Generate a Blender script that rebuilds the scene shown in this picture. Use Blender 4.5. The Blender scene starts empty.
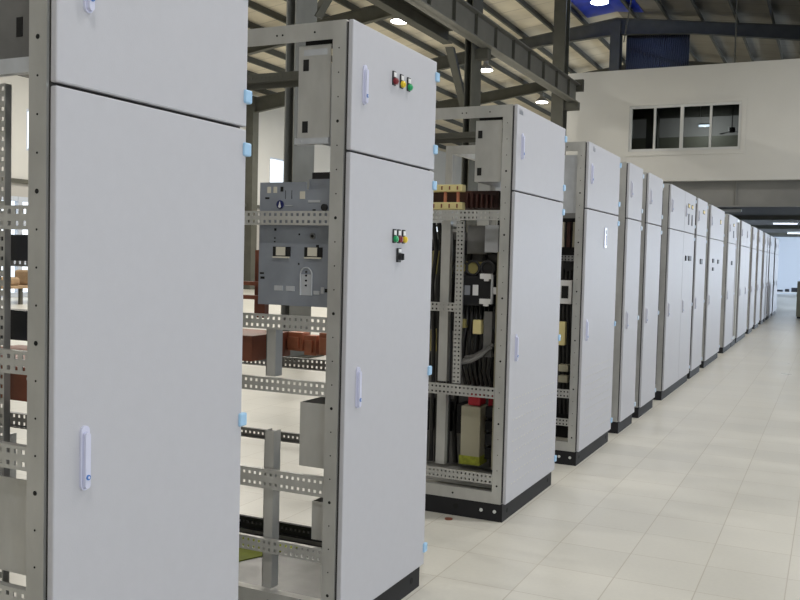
import bpy, bmesh, math, random
from mathutils import Matrix, Vector
random.seed(4)
col = bpy.context.scene.collection
sc = bpy.context.scene

# ------------------------------------------------------------------ materials
M = {}
def mat(name, c, rough=.5, metal=0, spec=.5, noise=0, nscale=8, bump=0, bscale=60, emit=None, estr=0, alpha=None, trans=0, stretch=None):
    m = bpy.data.materials.new(name); m.use_nodes = True
    nt = m.node_tree; b = nt.nodes['Principled BSDF']
    b.inputs['Base Color'].default_value = (*c, 1)
    b.inputs['Roughness'].default_value = rough
    b.inputs['Metallic'].default_value = metal
    b.inputs['Specular IOR Level'].default_value = spec
    if trans: b.inputs['Transmission Weight'].default_value = trans
    tc = nt.nodes.new('ShaderNodeTexCoord')
    src = tc.outputs['Object']
    if stretch:
        mp = nt.nodes.new('ShaderNodeMapping'); mp.inputs['Scale'].default_value = stretch
        nt.links.new(src, mp.inputs['Vector']); src = mp.outputs['Vector']
    if noise:
        n = nt.nodes.new('ShaderNodeTexNoise'); n.inputs['Scale'].default_value = nscale; n.inputs['Detail'].default_value = 5
        nt.links.new(src, n.inputs['Vector'])
        r = nt.nodes.new('ShaderNodeMapRange')
        r.inputs['From Min'].default_value = .3; r.inputs['From Max'].default_value = .7
        r.inputs['To Min'].default_value = 1 - noise; r.inputs['To Max'].default_value = 1 + noise
        nt.links.new(n.outputs['Fac'], r.inputs['Value'])
        v = nt.nodes.new('ShaderNodeVectorMath'); v.operation = 'SCALE'
        v.inputs[0].default_value = c
        nt.links.new(r.outputs['Result'], v.inputs['Scale'])
        nt.links.new(v.outputs['Vector'], b.inputs['Base Color'])
    if bump:
        n2 = nt.nodes.new('ShaderNodeTexNoise'); n2.inputs['Scale'].default_value = bscale
        nt.links.new(src, n2.inputs['Vector'])
        bp = nt.nodes.new('ShaderNodeBump'); bp.inputs['Strength'].default_value = bump; bp.inputs['Distance'].default_value = .002
        nt.links.new(n2.outputs['Fac'], bp.inputs['Height']); nt.links.new(bp.outputs['Normal'], b.inputs['Normal'])
    if emit:
        b.inputs['Emission Color'].default_value = (*emit, 1); b.inputs['Emission Strength'].default_value = estr
    M[name] = m
    return m

def srgb(r, g, b):
    f = lambda v: ((v/255+.055)/1.055)**2.4 if v > 10 else v/255/12.92
    return (f(r), f(g), f(b))

mat('paint', (.475, .475, .51), .5, noise=.012, nscale=30, bump=.12, bscale=260, spec=.35)
mat('paint_edge', (.56, .55, .50), .5)
mat('zinc', (.51, .51, .495), .42, metal=.55, noise=.13, nscale=9, bump=.05, stretch=(1, 1, .5))
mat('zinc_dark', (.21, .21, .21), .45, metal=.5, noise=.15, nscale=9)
mat('zinc_pale', (.50, .52, .55), .45, metal=.3, noise=.08, nscale=14)
mat('black', (.012, .012, .014), .5)
mat('black_paint', (.016, .016, .018), .6, noise=.1, spec=.25)
mat('hole_and_shade', (.008, .008, .008), .9)
mat('navy_paint', (.02, .022, .03), .45)
mat('gap', (.03, .03, .028), .8)
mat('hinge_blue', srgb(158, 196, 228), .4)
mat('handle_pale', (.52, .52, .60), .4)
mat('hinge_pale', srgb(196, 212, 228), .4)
mat('handle_lilac', srgb(203, 205, 226), .3, spec=.6)
mat('handle_shade', srgb(180, 182, 208), .35)
mat('lock_blue', srgb(70, 120, 190), .4)
mat('red', srgb(120, 18, 28), .3)
mat('yellow', srgb(225, 195, 40), .3)
mat('green', srgb(20, 150, 90), .3)
mat('white', (.75, .75, .75), .4)
mat('grey_label', (.25, .26, .29), .5)
mat('copper', srgb(200, 130, 100), .5, metal=.1, noise=.25, nscale=14)
mat('copper_dark', srgb(128, 74, 54), .5, metal=.1, noise=.2, nscale=10)
mat('busbar_brown', srgb(60, 30, 24), .5, noise=.2)
mat('insulator', srgb(222, 208, 150), .5)
mat('coil', srgb(150, 140, 85), .5, noise=.2)
mat('acb_plate', (.27, .295, .34), .42, metal=.35, noise=.12, nscale=10)
mat('cream_plastic', srgb(205, 200, 185), .5)
mat('navy', srgb(20, 30, 90), .4)
mat('can_grey', srgb(165, 160, 140), .4, metal=.2)
mat('red_cap', srgb(150, 20, 35), .5)
mat('greenyellow', srgb(140, 145, 45), .5, noise=.3, nscale=60)
mat('steel', (.10, .10, .085), .7, noise=.1, nscale=3, spec=.2)
mat('steel_girder', (.16, .16, .145), .5, noise=.1, nscale=3, spec=.4)
mat('steel_column', (.19, .195, .185), .65, noise=.1, nscale=3, spec=.2)
mat('wall_white', (.60, .595, .565), .8, noise=.02, nscale=1.2)
mat('wall_lower', (.45, .44, .42), .8, noise=.03, nscale=1.2)
mat('fascia', (.22, .22, .21), .7, noise=.12, nscale=1.0)
mat('dark_ceiling', (.06, .06, .06), .8)
mat('far_white', (.62, .66, .72), .7)
mat('frame_white', srgb(190, 198, 210), .4)
mat('alu', (.6, .61, .6), .4)
mat('lamp_shade', (.25, .25, .24), .4)
mat('lamp_on', (1, 1, 1), .5, emit=(1, .97, .9), estr=25)
mat('lamp_blue', (1, 1, 1), .5, emit=(.75, .85, 1), estr=25)
mat('tube_on', (1, 1, 1), .5, emit=(.8, .88, 1), estr=3)
mat('tube_off', (.35, .37, .36), .5)
mat('blue_sheet', (.025, .06, .6), .3, noise=.2, nscale=2)
mat('sky_pane', (.8, .85, .9), .2, emit=(.82, .92, 1), estr=1.6)
mat('green_mat', srgb(120, 130, 30), .8, noise=.4, nscale=4)
mat('wood', srgb(165, 140, 110), .7, noise=.2, nscale=6)
mat('box_olive', srgb(112, 112, 98), .6)
mat('cable_black', (.012, .012, .012), .5)
mat('concrete', (.3, .3, .28), .8)

def roof_mat(name, c, k=.18):
    m = mat(name, c, .8)
    nt = m.node_tree; b = nt.nodes['Principled BSDF']
    tc = nt.nodes.new('ShaderNodeTexCoord'); sx = nt.nodes.new('ShaderNodeSeparateXYZ')
    nt.links.new(tc.outputs['Object'], sx.inputs[0])
    mth = nt.nodes.new('ShaderNodeMath'); mth.operation = 'MULTIPLY'; mth.inputs[1].default_value = 1/1.1
    nt.links.new(sx.outputs['Y'], mth.inputs[0])
    fr = nt.nodes.new('ShaderNodeMath'); fr.operation = 'FRACT'; nt.links.new(mth.outputs[0], fr.inputs[0])
    lt = nt.nodes.new('ShaderNodeMath'); lt.operation = 'LESS_THAN'; lt.inputs[1].default_value = .045
    nt.links.new(fr.outputs[0], lt.inputs[0])
    n = nt.nodes.new('ShaderNodeTexNoise'); n.inputs['Scale'].default_value = .8
    nt.links.new(tc.outputs['Object'], n.inputs['Vector'])
    cr = nt.nodes.new('ShaderNodeValToRGB')
    cr.color_ramp.elements[0].position = .3; cr.color_ramp.elements[1].position = .75
    cr.color_ramp.elements[0].color = (*[v*(1-k) for v in c], 1); cr.color_ramp.elements[1].color = (*[v*(1+k*.5) for v in c], 1)
    nt.links.new(n.outputs['Fac'], cr.inputs[0])
    mx = nt.nodes.new('ShaderNodeMix'); mx.data_type = 'RGBA'
    nt.links.new(lt.outputs[0], mx.inputs['Factor']); nt.links.new(cr.outputs[0], mx.inputs[6])
    mx.inputs[7].default_value = (*[v*.7 for v in c], 1)
    nt.links.new(mx.outputs[2], b.inputs['Base Color'])
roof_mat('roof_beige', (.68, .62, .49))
roof_mat('roof_shaded', (.30, .28, .23))  # right slope, its shade away from the lamps put into the colour

def floor_mat():
    m = bpy.data.materials.new('floor_tiles'); m.use_nodes = True; M['floor'] = m
    nt = m.node_tree; b = nt.nodes['Principled BSDF']; L = nt.links.new
    def N(t): return nt.nodes.new('ShaderNode'+t)
    def math_(op, a, bb=None):
        n = N('Math'); n.operation = op
        for i, v in enumerate((a, bb)):
            if v is None: continue
            if isinstance(v, (int, float)): n.inputs[i].default_value = v
            else: L(v, n.inputs[i])
        return n.outputs[0]
    tc = N('TexCoord'); s = N('SeparateXYZ'); L(tc.outputs['Object'], s.inputs[0])
    u = math_('MULTIPLY', math_('ADD', s.outputs['X'], .136), 1/.366)
    v = math_('MULTIPLY', math_('SUBTRACT', s.outputs['Y'], 4.61), 1/.394)
    def line(t, w):
        f = math_('FRACT', t); return math_('LESS_THAN', math_('MINIMUM', f, math_('SUBTRACT', 1, f)), w)
    j = math_('MAXIMUM', line(u, .0065), line(v, .0055))
    cb = N('CombineXYZ'); L(math_('FLOOR', u), cb.inputs[0]); L(math_('FLOOR', v), cb.inputs[1])
    wn = N('TexWhiteNoise'); L(cb.outputs[0], wn.inputs['Vector'])
    n1 = N('TexNoise'); n1.inputs['Scale'].default_value = 1.3; n1.inputs['Detail'].default_value = 6; L(tc.outputs['Object'], n1.inputs['Vector'])
    n2 = N('TexNoise'); n2.inputs['Scale'].default_value = 45; n2.inputs['Detail'].default_value = 4; L(tc.outputs['Object'], n2.inputs['Vector'])
    val = math_('ADD', math_('ADD', math_('ADD', .06, math_('MULTIPLY', wn.outputs['Value'], .18)), math_('MULTIPLY', n1.outputs['Fac'], .45)), math_('MULTIPLY', n2.outputs['Fac'], .25))
    cr = N('ValToRGB'); cr.color_ramp.elements[0].position = .2; cr.color_ramp.elements[1].position = .8
    cr.color_ramp.elements[0].color = (.52, .512, .465, 1); cr.color_ramp.elements[1].color = (.67, .655, .59, 1)
    L(val, cr.inputs[0])
    mx = N('Mix'); mx.data_type = 'RGBA'; L(j, mx.inputs['Factor']); L(cr.outputs[0], mx.inputs[6]); mx.inputs[7].default_value = (.43, .40, .34, 1)
    L(mx.outputs[2], b.inputs['Base Color'])
    L(math_('ADD', .22, math_('MULTIPLY', n1.outputs['Fac'], .2)), b.inputs['Roughness'])
    b.inputs['Specular IOR Level'].default_value = .45
floor_mat()

# ------------------------------------------------------------------ mesh builder
class MB:
    def __init__(s): s.v = []; s.f = []; s.m = []; s.sm = []
    def _add(s, vs, fs, m, smooth=False):
        o = len(s.v); s.v += [tuple(v) for v in vs]
        for f in fs: s.f.append([i+o for i in f]); s.m.append(m); s.sm.append(smooth)
    def box(s, x0, x1, y0, y1, z0, z1, m=0):
        s._add([(x0,y0,z0),(x1,y0,z0),(x1,y1,z0),(x0,y1,z0),(x0,y0,z1),(x1,y0,z1),(x1,y1,z1),(x0,y1,z1)],
               [(0,3,2,1),(4,5,6,7),(0,1,5,4),(1,2,6,5),(2,3,7,6),(3,0,4,7)], m); return s
    def rbox(s, x0, x1, y0, y1, z0, z1, r, m=0, axis='x'):
        # box with the four edges along `axis` and front rim chamfered
        b = bmesh.new(); bmesh.ops.create_cube(b, size=1)
        for v in b.verts:
            v.co = Vector(((x0+x1)/2+v.co.x*(x1-x0), (y0+y1)/2+v.co.y*(y1-y0), (z0+z1)/2+v.co.z*(z1-z0)))
        bmesh.ops.bevel(b, geom=b.edges[:], offset=r, segments=2, affect='EDGES', profile=.5)
        b.verts.ensure_lookup_table()
        s._add([v.co[:] for v in b.verts], [[v.index for v in f.verts] for f in b.faces], m); b.free(); return s
    def cyl(s, p0, p1, r, m=0, seg=14, r1=None):
        p0, p1 = Vector(p0), Vector(p1); r1 = r if r1 is None else r1
        d = (p1-p0).normalized(); a = d.orthogonal().normalized(); b = d.cross(a)
        vs = []
        for p, rr in ((p0, r), (p1, r1)):
            for i in range(seg):
                t = 2*math.pi*i/seg; vs.append(p+(a*math.cos(t)+b*math.sin(t))*rr)
        s._add(vs, [(i, (i+1) % seg, seg+(i+1) % seg, seg+i) for i in range(seg)], m, True)
        s._add(vs[:seg], [list(range(seg))[::-1]], m); s._add(vs[seg:], [list(range(seg))], m); return s
    def tube(s, pts, r, m=0, seg=8):
        pts = [Vector(p) for p in pts]; rings = []
        for i, p in enumerate(pts):
            d = (pts[min(i+1, len(pts)-1)]-pts[max(i-1, 0)]).normalized()
            a = d.cross(Vector((.13, .31, .94))).normalized(); b = d.cross(a)
            rings.append([p+(a*math.cos(2*math.pi*k/seg)+b*math.sin(2*math.pi*k/seg))*r for k in range(seg)])
        vs = [v for rg in rings for v in rg]; fs = []
        for i in range(len(pts)-1):
            for k in range(seg):
                fs.append((i*seg+k, i*seg+(k+1) % seg, (i+1)*seg+(k+1) % seg, (i+1)*seg+k))
        s._add(vs, fs, m, True); n = (len(pts)-1)*seg
        s._add(rings[0], [list(range(seg))[::-1]], m); s._add(rings[-1], [list(range(seg))], m); return s
    def torus(s, c, R, r, ax, m=0, n=18, k=8):
        ax = Vector(ax).normalized(); a = ax.orthogonal().normalized(); b = ax.cross(a); c = Vector(c); vs = []
        for i in range(n):
            t = 2*math.pi*i/n; e = a*math.cos(t)+b*math.sin(t)
            for j in range(k):
                u = 2*math.pi*j/k; vs.append(c+e*(R+r*math.cos(u))+ax*r*math.sin(u))
        s._add(vs, [(i*k+j, ((i+1) % n)*k+j, ((i+1) % n)*k+(j+1) % k, i*k+(j+1) % k) for i in range(n) for j in range(k)], m, True); return s
    def prism(s, pts, d, m=0):   # polygon (3D, planar) extruded by vector d
        n = len(pts); d = Vector(d); a = [Vector(p) for p in pts]; b = [p+d for p in a]
        s._add(a+b, [list(range(n))[::-1], list(range(n, 2*n))]+[(i, (i+1) % n, n+(i+1) % n, n+i) for i in range(n)], m); return s
    def slots(s, x0, x1, y, z0, z1, rows=2, pitch=.024, hx=.011, hz=.011, t=.003, m=0, lip=.016, side=1):
        # perforated strip in the XZ plane, real holes; lip(s) running back along y
        H = z1-z0; g = H/rows; zc = [z0+g*(i+.5) for i in range(rows)]
        edges = [z0]+[q for c in zc for q in (c-hz/2, c+hz/2)]+[z1]
        for i in range(0, len(edges), 2): s.box(x0, x1, y, y+t, edges[i], edges[i+1], m)
        n = max(1, int((x1-x0)/pitch)); p = (x1-x0)/n
        for c in zc:
            for i in range(n+1):
                a = x0+(i-.5)*p+hx/2; b = x0+(i+.5)*p-hx/2
                s.box(max(a, x0), min(b, x1), y, y+t, c-hz/2, c+hz/2, m)
        s.box(x0, x1, y+t*side if side > 0 else y-lip, y+t+lip if side > 0 else y, z1-t, z1, m)
        s.box(x0, x1, y+t*side if side > 0 else y-lip, y+t+lip if side > 0 else y, z0, z0+t, m); return s
    def vslots(s, x0, x1, y, z0, z1, cols=2, pitch=.024, h=.010, t=.003, m=0, lip=.016):
        W = x1-x0; g = W/cols; xc = [x0+g*(i+.5) for i in range(cols)]
        edges = [x0]+[q for c in xc for q in (c-h/2, c+h/2)]+[x1]
        for i in range(0, len(edges), 2): s.box(edges[i], edges[i+1], y, y+t, z0, z1, m)
        n = max(1, int((z1-z0)/pitch)); p = (z1-z0)/n
        for c in xc:
            for i in range(n+1):
                a = z0+(i-.5)*p+h/2; b = z0+(i+.5)*p-h/2
                s.box(c-h/2, c+h/2, y, y+t, max(a, z0), min(b, z1), m)
        s.box(x0, x0+t, y+t, y+t+lip, z0, z1, m); s.box(x1-t, x1, y+t, y+t+lip, z0, z1, m); return s
    def build(s, name, mats, parent=None, kind=None, bevel=0, loc=None):
        if isinstance(mats, str): mats = [mats]
        o0 = Vector((0, 0, 0))
        if parent is not None:
            p = parent
            while p is not None: o0 = o0+Vector(p.location); p = p.parent
        elif loc is not None: o0 = Vector(loc)
        me = bpy.data.meshes.new(name)
        me.from_pydata([tuple(Vector(v)-o0) for v in s.v], [], s.f)
        for m in mats: me.materials.append(M[m])
        for i, p in enumerate(me.polygons): p.material_index = s.m[i]; p.use_smooth = s.sm[i]
        me.update()
        bm = bmesh.new(); bm.from_mesh(me); bmesh.ops.recalc_face_normals(bm, faces=bm.faces[:]); bm.to_mesh(me); bm.free()
        ob = bpy.data.objects.new(name, me); col.objects.link(ob)
        if parent is not None: ob.parent = parent
        elif loc is not None: ob.location = loc
        if kind: ob['kind'] = kind
        if bevel:
            md = ob.modifiers.new('bevel', 'BEVEL'); md.width = bevel; md.segments = 2; md.limit_method = 'ANGLE'
        return ob

def tag(o, label, cat, group=None):
    o['label'] = label; o['category'] = cat
    if group: o['group'] = group
    return o
def thing(name, label, cat, loc, group=None):
    e = bpy.data.objects.new(name, None); col.objects.link(e); e.location = loc; e.empty_display_size = .1
    return tag(e, label, cat, group)

# ------------------------------------------------------------------ camera
C = Vector((0, 0, 1.472))
cam = bpy.data.cameras.new('camera'); co = bpy.data.objects.new('camera', cam); col.objects.link(co)
Rm = Matrix(((.9016222, -.04274175, .43040742), (.43180405, .0315396, -.90141584), (.02495321, .9985882, .04689287)))
co.matrix_world = Matrix.Translation(C) @ Rm.to_4x4()
cam.sensor_width = 36; cam.lens = 906/800*36; cam.clip_end = 200; cam.clip_start = .05
cam.dof.use_dof = False
sc.camera = co

# ------------------------------------------------------------------ the hall
YF, YB, XL, XR, RX = 56., -9., -22., 9., -7.
def zr(x): return 10.0-.13*abs(x-RX)
MB().box(XL-.3, XR+.3, YB-.3, YF+.3, -.2, 0).build('floor', 'floor', kind='structure')
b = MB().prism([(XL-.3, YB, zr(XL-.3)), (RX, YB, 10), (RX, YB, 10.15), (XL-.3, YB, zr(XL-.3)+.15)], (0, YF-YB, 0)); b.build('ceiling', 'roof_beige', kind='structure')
b = MB().prism([(RX, YB, 10), (XR+.3, YB, zr(XR+.3)), (XR+.3, YB, zr(XR+.3)+.15), (RX, YB, 10.15)], (0, YF-YB, 0)); b.build('ceiling', 'roof_shaded', kind='structure')
# translucent blue ridge sheet
tag(MB().prism([(RX-1.0, 23, zr(RX-1.0)-.03), (RX, 23, 9.96), (RX+.9, 23, zr(RX+.9)-.03), (RX+.9, 23, zr(RX+.9)-.01), (RX, 23, 9.98), (RX-1.0, 23, zr(RX-1.0)-.01)], (0, 8.1, 0)).build('roof_sheet', 'blue_sheet'),
    'blue roof sheet along the ridge beside the bluish lamp', 'roof sheet')

# left wall with high windows and door
wy = [(19.8+6.5*k, 22.4+6.5*k) for k in range(-4, 6) if 19.8+6.5*k < 52]
b = MB(); x0, x1 = XL-.25, XL
ys = [YB]
b.box(x0, x1, YB, YF, 5.65, 8.2)
b.box(x0, x1, YB, 18.2, 3.45, 4.4); b.box(x0, x1, 18.2, YF, 3.45, 4.4)
prev = YB
for a, c in wy: b.box(x0, x1, prev, a, 4.4, 5.65); prev = c
b.box(x0, x1, prev, YF, 4.4, 5.65)
b.box(x0, x1, YB, 16.5, 0, 3.45, 1); b.box(x0, x1, 20.6, 50.2, 0, 3.45, 1); b.box(x0, x1, 53, YF, 0, 3.45, 1)
b.box(x0, x1, 16.5, 20.6, 3.0, 3.45, 1); b.box(x0, x1, 50.2, 53, 0, 1.8, 1)
b.build('wall_left', ['wall_white', 'wall_lower'], kind='structure')
MB().box(XL, XL+.1, YB, YF, 3.40, 3.52).build('trim_1', 'steel', kind='structure')
for i, (a, c) in enumerate(wy):
    w = MB().box(XL-.15, XL-.13, a, c, 4.4, 5.65).build('window_%d' % (i+2), 'sky_pane', kind='structure')
    f = MB(); f.box(XL-.1, XL-.02, a, c, 4.4, 4.47).box(XL-.1, XL-.02, a, c, 5.58, 5.65)
    for yy in (a, (a+c)/2-.03, c-.06): f.box(XL-.1, XL-.02, yy, yy+.06, 4.47, 5.58)
    f.build('window_frame', 'frame_white', w)
w = MB().box(XL-.15, XL-.13, 50.2, 53, 1.8, 3.45).build('window_20', 'sky_pane', kind='structure')
f = MB()
for yy in (50.2, 51.6, 52.9): f.box(XL-.1, XL-.02, yy, yy+.1, 1.8, 3.45)
f.build('window_frame', 'frame_white', w)
# glazed door with pale blue-white frames
d = MB().box(XL-.15, XL-.13, 16.5, 20.6, 0, 3.0).build('door_1', 'sky_pane', kind='structure')
f = MB()
for yy in (16.5, 17.8, 18.7, 19.5, 20.45): f.box(XL-.12, XL+.02, yy, yy+.16, 0, 3.0)
for zz in (0, 1.0, 2.15, 2.86): f.box(XL-.12, XL+.01, 16.5, 20.6, zz, zz+.14)
f.build('door_frame', 'frame_white', d)
MB().box(XL-.25, XR+.25, YF, YF+.25, 0, 10).build('wall_back', 'wall_white', kind='structure')
MB().box(XL-.25, XR+.25, YB-.25, YB, 0, 10).build('wall_front', 'wall_white', kind='structure')
# right wall with big roller-shutter openings (never in the photo's view), daylight comes through
b = MB(); rw = [(-6, -1), (2, 8), (11, 17), (20, 24.5), (38, 50)]
b.box(XR, XR+.25, YB, YF, 4.6, 8.3); prev = YB
for a, c in rw: b.box(XR, XR+.25, prev, a, .0, 4.6); b.box(XR, XR+.25, a, c, 0, .8); prev = c
b.box(XR, XR+.25, prev, YF, 0, 4.6)
b.build('wall_right', 'wall_white', kind='structure')
for i, (a, c) in enumerate(rw):
    w = MB().box(XR+.15, XR+.16, a, c, .8, 4.6).build('window_%d' % (i+30), 'sky_pane', kind='structure')
    f = MB(); n = int((c-a)/1.5)
    for k in range(n+1):
        yy = a+(c-a-.06)*k/n; f.box(XR+.05, XR+.13, yy, yy+.06, .8, 4.6)
    f.build('window_frame', 'frame_white', w)

# cross wall with office windows over a wide low opening
W = 25.5; b = MB(); zo = 3.73
wx0, wx1, wz0, wz1 = -5.28, -2.36, 4.55, 5.80
b.box(-7.1, wx0, W, W+.2, zo, 6.81); b.box(wx1, XR, W, W+.2, zo, 6.81)
b.box(wx0, wx1, W, W+.2, zo, wz0); b.box(wx0, wx1, W, W+.2, wz1, 6.81)
b.box(-7.1, -4.55, W, W+.2, 0, zo)
b.build('wall_cross', 'wall_white', kind='structure')
w = MB(); fw = (wx1-wx0)
w.box(wx0, wx1, W+.02, W+.10, wz0, wz0+.07).box(wx0, wx1, W+.02, W+.10, wz1-.07, wz1)
for t, ww in ((0, .07), (.235, .06), (.48, .09), (.735, .06), (1, .07)):
    xx = wx0+fw*t-(ww if t == 1 else (ww/2 if t else 0)); w.box(xx, xx+ww, W+.02, W+.10, wz0+.07, wz1-.07)
wo = w.build('window_1', 'alu', kind='structure')
g = bpy.data.materials.new('office_glass'); g.use_nodes = True; M['glass'] = g
gb = g.node_tree.nodes['Principled BSDF']; gb.inputs['Base Color'].default_value = (.55, .6, .6, 1); gb.inputs['Roughness'].default_value = .02; gb.inputs['Transmission Weight'].default_value = 1; gb.inputs['IOR'].default_value = 1.1
MB().box(wx0+.02, wx1-.02, W+.055, W+.062, wz0+.03, wz1-.03).build('window_pane', 'glass', wo)
# surround of the office windows
f = MB(); f.box(wx0-.12, wx1+.12, W-.025, W, wz0-.12, wz0).box(wx0-.12, wx1+.12, W-.025, W, wz1, wz1+.08)
f.box(wx0-.12, wx0, W-.025, W, wz0, wz1).box(wx1, wx1+.12, W-.025, W, wz0, wz1); f.build('trim_2', 'wall_white', kind='structure')
# office room behind
tag(MB().box(-6.9, XR, 29.9, 30.15, 6.15, 6.7).build('office_beam', 'steel'), 'dark beam across the top of the office seen through its windows', 'beam')
b = MB(); b.box(-7.0, XR, 30.4, 30.6, 3.9, 6.7); b.box(-7.0, -6.9, W+.2, 30.4, 3.9, 6.7); b.build('wall_office', 'wall_lower', kind='structure')
MB().box(-7.0, XR, W+.2, 30.6, 3.75, 3.88).build('trim_3', 'dark_ceiling', kind='structure')
MB().box(-7.0, XR, W+.2, 30.6, 6.72, 6.8).build('trim_4', 'dark_ceiling', kind='structure')
MB().box(-6.9, XR, 30.2, 30.4, 3.9, 5.55).build('trim_5', 'box_olive', kind='structure')
tag(MB().box(-5.55, -5.2, 29.4, 29.75, 3.9, 6.7).build('office_post', 'steel'), 'dark post inside the office behind the leftmost window pane', 'post')
t = thing('tube_lamp', 'short lit tube lamp seen through the office windows', 'lamp', (-3.75, 29.2, 5.75))
MB().box(-3.95, -3.55, 29.15, 29.25, 5.76, 5.8).build('housing', 'alu', t); MB().cyl((-3.93, 29.2, 5.73), (-3.57, 29.2, 5.73), .03).build('tube', 'tube_on', t)
l = bpy.data.lights.new('lamp_light', 'POINT'); l.shadow_soft_size = .01; l.energy = 110
lo = bpy.data.objects.new('lamp_light', l); col.objects.link(lo); lo.parent = t; lo.location = (0, 0, -.05)
MB().box(-3.9, -3.89, 29.19, 29.21, 5.8, 6.72).box(-3.61, -3.6, 29.19, 29.21, 5.8, 6.72).build('hanger', 'alu', t)
t = thing('ceiling_fan', 'small dark fan hanging behind the rightmost office window pane', 'fan', (-2.9, 28.6, 5.4))
MB().cyl((-2.9, 28.6, 5.55), (-2.9, 28.6, 6.72), .015).build('rod', 'steel', t); MB().cyl((-2.9, 28.6, 5.42), (-2.9, 28.6, 5.56), .09).build('motor', 'black', t)
b = MB()
for k in range(3):
    a = 2.1*k+.5; b.prism([(-2.9+.08*math.cos(a), 28.6+.08*math.sin(a), 5.44), (-2.9+.4*math.cos(a-.16), 28.6+.4*math.sin(a-.16), 5.40), (-2.9+.4*math.cos(a+.16), 28.6+.4*math.sin(a+.16), 5.40)], (0, 0, .012))
b.build('blade', 'black', t)
# deep grey beam and low dark ceiling under the mezzanine
b = MB().box(-4.55, XR, 25.82, 25.84, 3.05, 3.74)
b.box(-2.46, -2.44, 25.75, 25.82, 3.09, 3.70)
fa = tag(b.box(-4.55, XR, 25.72, 25.95, 3.05, 3.09).build('mezzanine_beam', 'fascia'), 'deep grey steel beam across the low opening under the white wall', 'beam')
MB().box(-4.6, XR, 25.96, YF, 3.12, 3.2).build('ceiling', 'dark_ceiling', kind='structure')
MB().box(-4.8, -4.6, W+.2, YF, 0, 3.7).build('wall_mezzanine', 'far_white', kind='structure')
MB().box(-4.6, XR, 54, 54.2, 0, 3.12).build('wall_far', 'far_white', kind='structure')
for i, (px, py, on, lab) in enumerate([(-2.9, 28.2, 0, 'unlit tube lamp just behind the deep grey beam'), (-1.65, 35.5, 1, 'lit tube lamp on the dark low ceiling, nearer of the two lit ones'), (-1.6, 45.5, 1, 'lit tube lamp on the dark low ceiling, farther of the two lit ones')]):
    t = thing('tube_lamp', lab, 'lamp', (px, py, 3.0), 'tube lamps under the mezzanine')
    hw = .42 if on else .4
    MB().box(px-hw, px+hw, py-.07, py+.07, 3.06, 3.12).build('housing', 'alu', t)
    tb = MB().cyl((px-hw+.02, py-.03, 3.03), (px+hw-.02, py-.03, 3.03), .024)
    tb.build('tube', 'tube_on' if on else 'tube_off', t)
    if on:
        l = bpy.data.lights.new('lamp_light', 'AREA'); l.shape = 'RECTANGLE'; l.size = .8; l.size_y = .06; l.energy = 60; l.color = (.8, .9, 1)
        lo = bpy.data.objects.new('lamp_light', l); col.objects.link(lo); lo.parent = t; lo.location = (0, 0, -.02)
for (yy) in (31.5, 39.0, 47.5):
    tag(MB().box(-4.6, XR, yy, yy+.2, 2.98, 3.12).build('ceiling_beam', 'steel'), {31.5: 'nearest slim beam crossing the dark low ceiling', 39.0: 'middle slim beam crossing the dark low ceiling', 47.5: 'farthest slim beam crossing the dark low ceiling'}[yy], 'beam', 'slim beams on the low ceiling')

# ------------------------------------------------------------------ steelwork
cy = [4.4, 11.1, 17.8, 24.5, 31.2, 37.9, 44.6]
pos = {4.4: 'hidden behind the two nearest cabinets', 11.1: 'standing behind the second cabinet from the camera', 17.8: 'with a slanted brace, seen above the third cabinet', 24.5: 'at the left end of the white cross wall', 31.2: 'rising behind the top of the white cross wall', 37.9: 'far back, hidden behind the cross wall corner', 44.6: 'farthest one, near the back wall'}
for y in cy[1:5]:
    b = MB(); hw = .17
    if y > 20: b.box(-7-hw, -7+hw, y-.2, y-.18, 0, 9.6).box(-7-hw, -7+hw, y+.18, y+.2, 0, 9.6).box(-7.01, -6.99, y-.18, y+.18, 0, 9.6)
    else: b.box(-7.03, -7.012, y-.28, y+.28, 0, 9.6).box(-6.888, -6.87, y-.28, y+.28, 0, 9.6).box(-7.012, -6.888, y-.01, y+.01, 0, 9.6)
    c_ = thing('steel_column', 'steel column '+pos[y], 'column', (-7, y, 0), 'steel columns along the middle of the hall')
    b.build('shaft', 'steel_column' if y < 12 else 'steel', c_)
    MB().box(-7.3, -6.7, y-.4, y+.4, 0, .03).build('base_plate', 'steel', c_)
    if y > 12:
        MB().box(-6.87, -6.45 if y > 20 else -6.6, y-.1, y+.1, 5.60, 5.815).build('bracket', 'steel', c_)
    if y == 17.8:
        MB().prism([(-7.55, y-.1, 5.9), (-7.38, y-.1, 5.9), (-7.02, y-.1, 4.6), (-7.17, y-.1, 4.6)], (0, .12, 0)).build('brace', 'steel', c_)
    if y == 11.1:
        MB().prism([(-6.95, y+.2, 4.9), (-6.95, y+1.5, 6.4), (-6.95, y+1.68, 6.4), (-6.95, y+.38, 4.9)], (.1, 0, 0)).build('brace', 'steel', c_)
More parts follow.
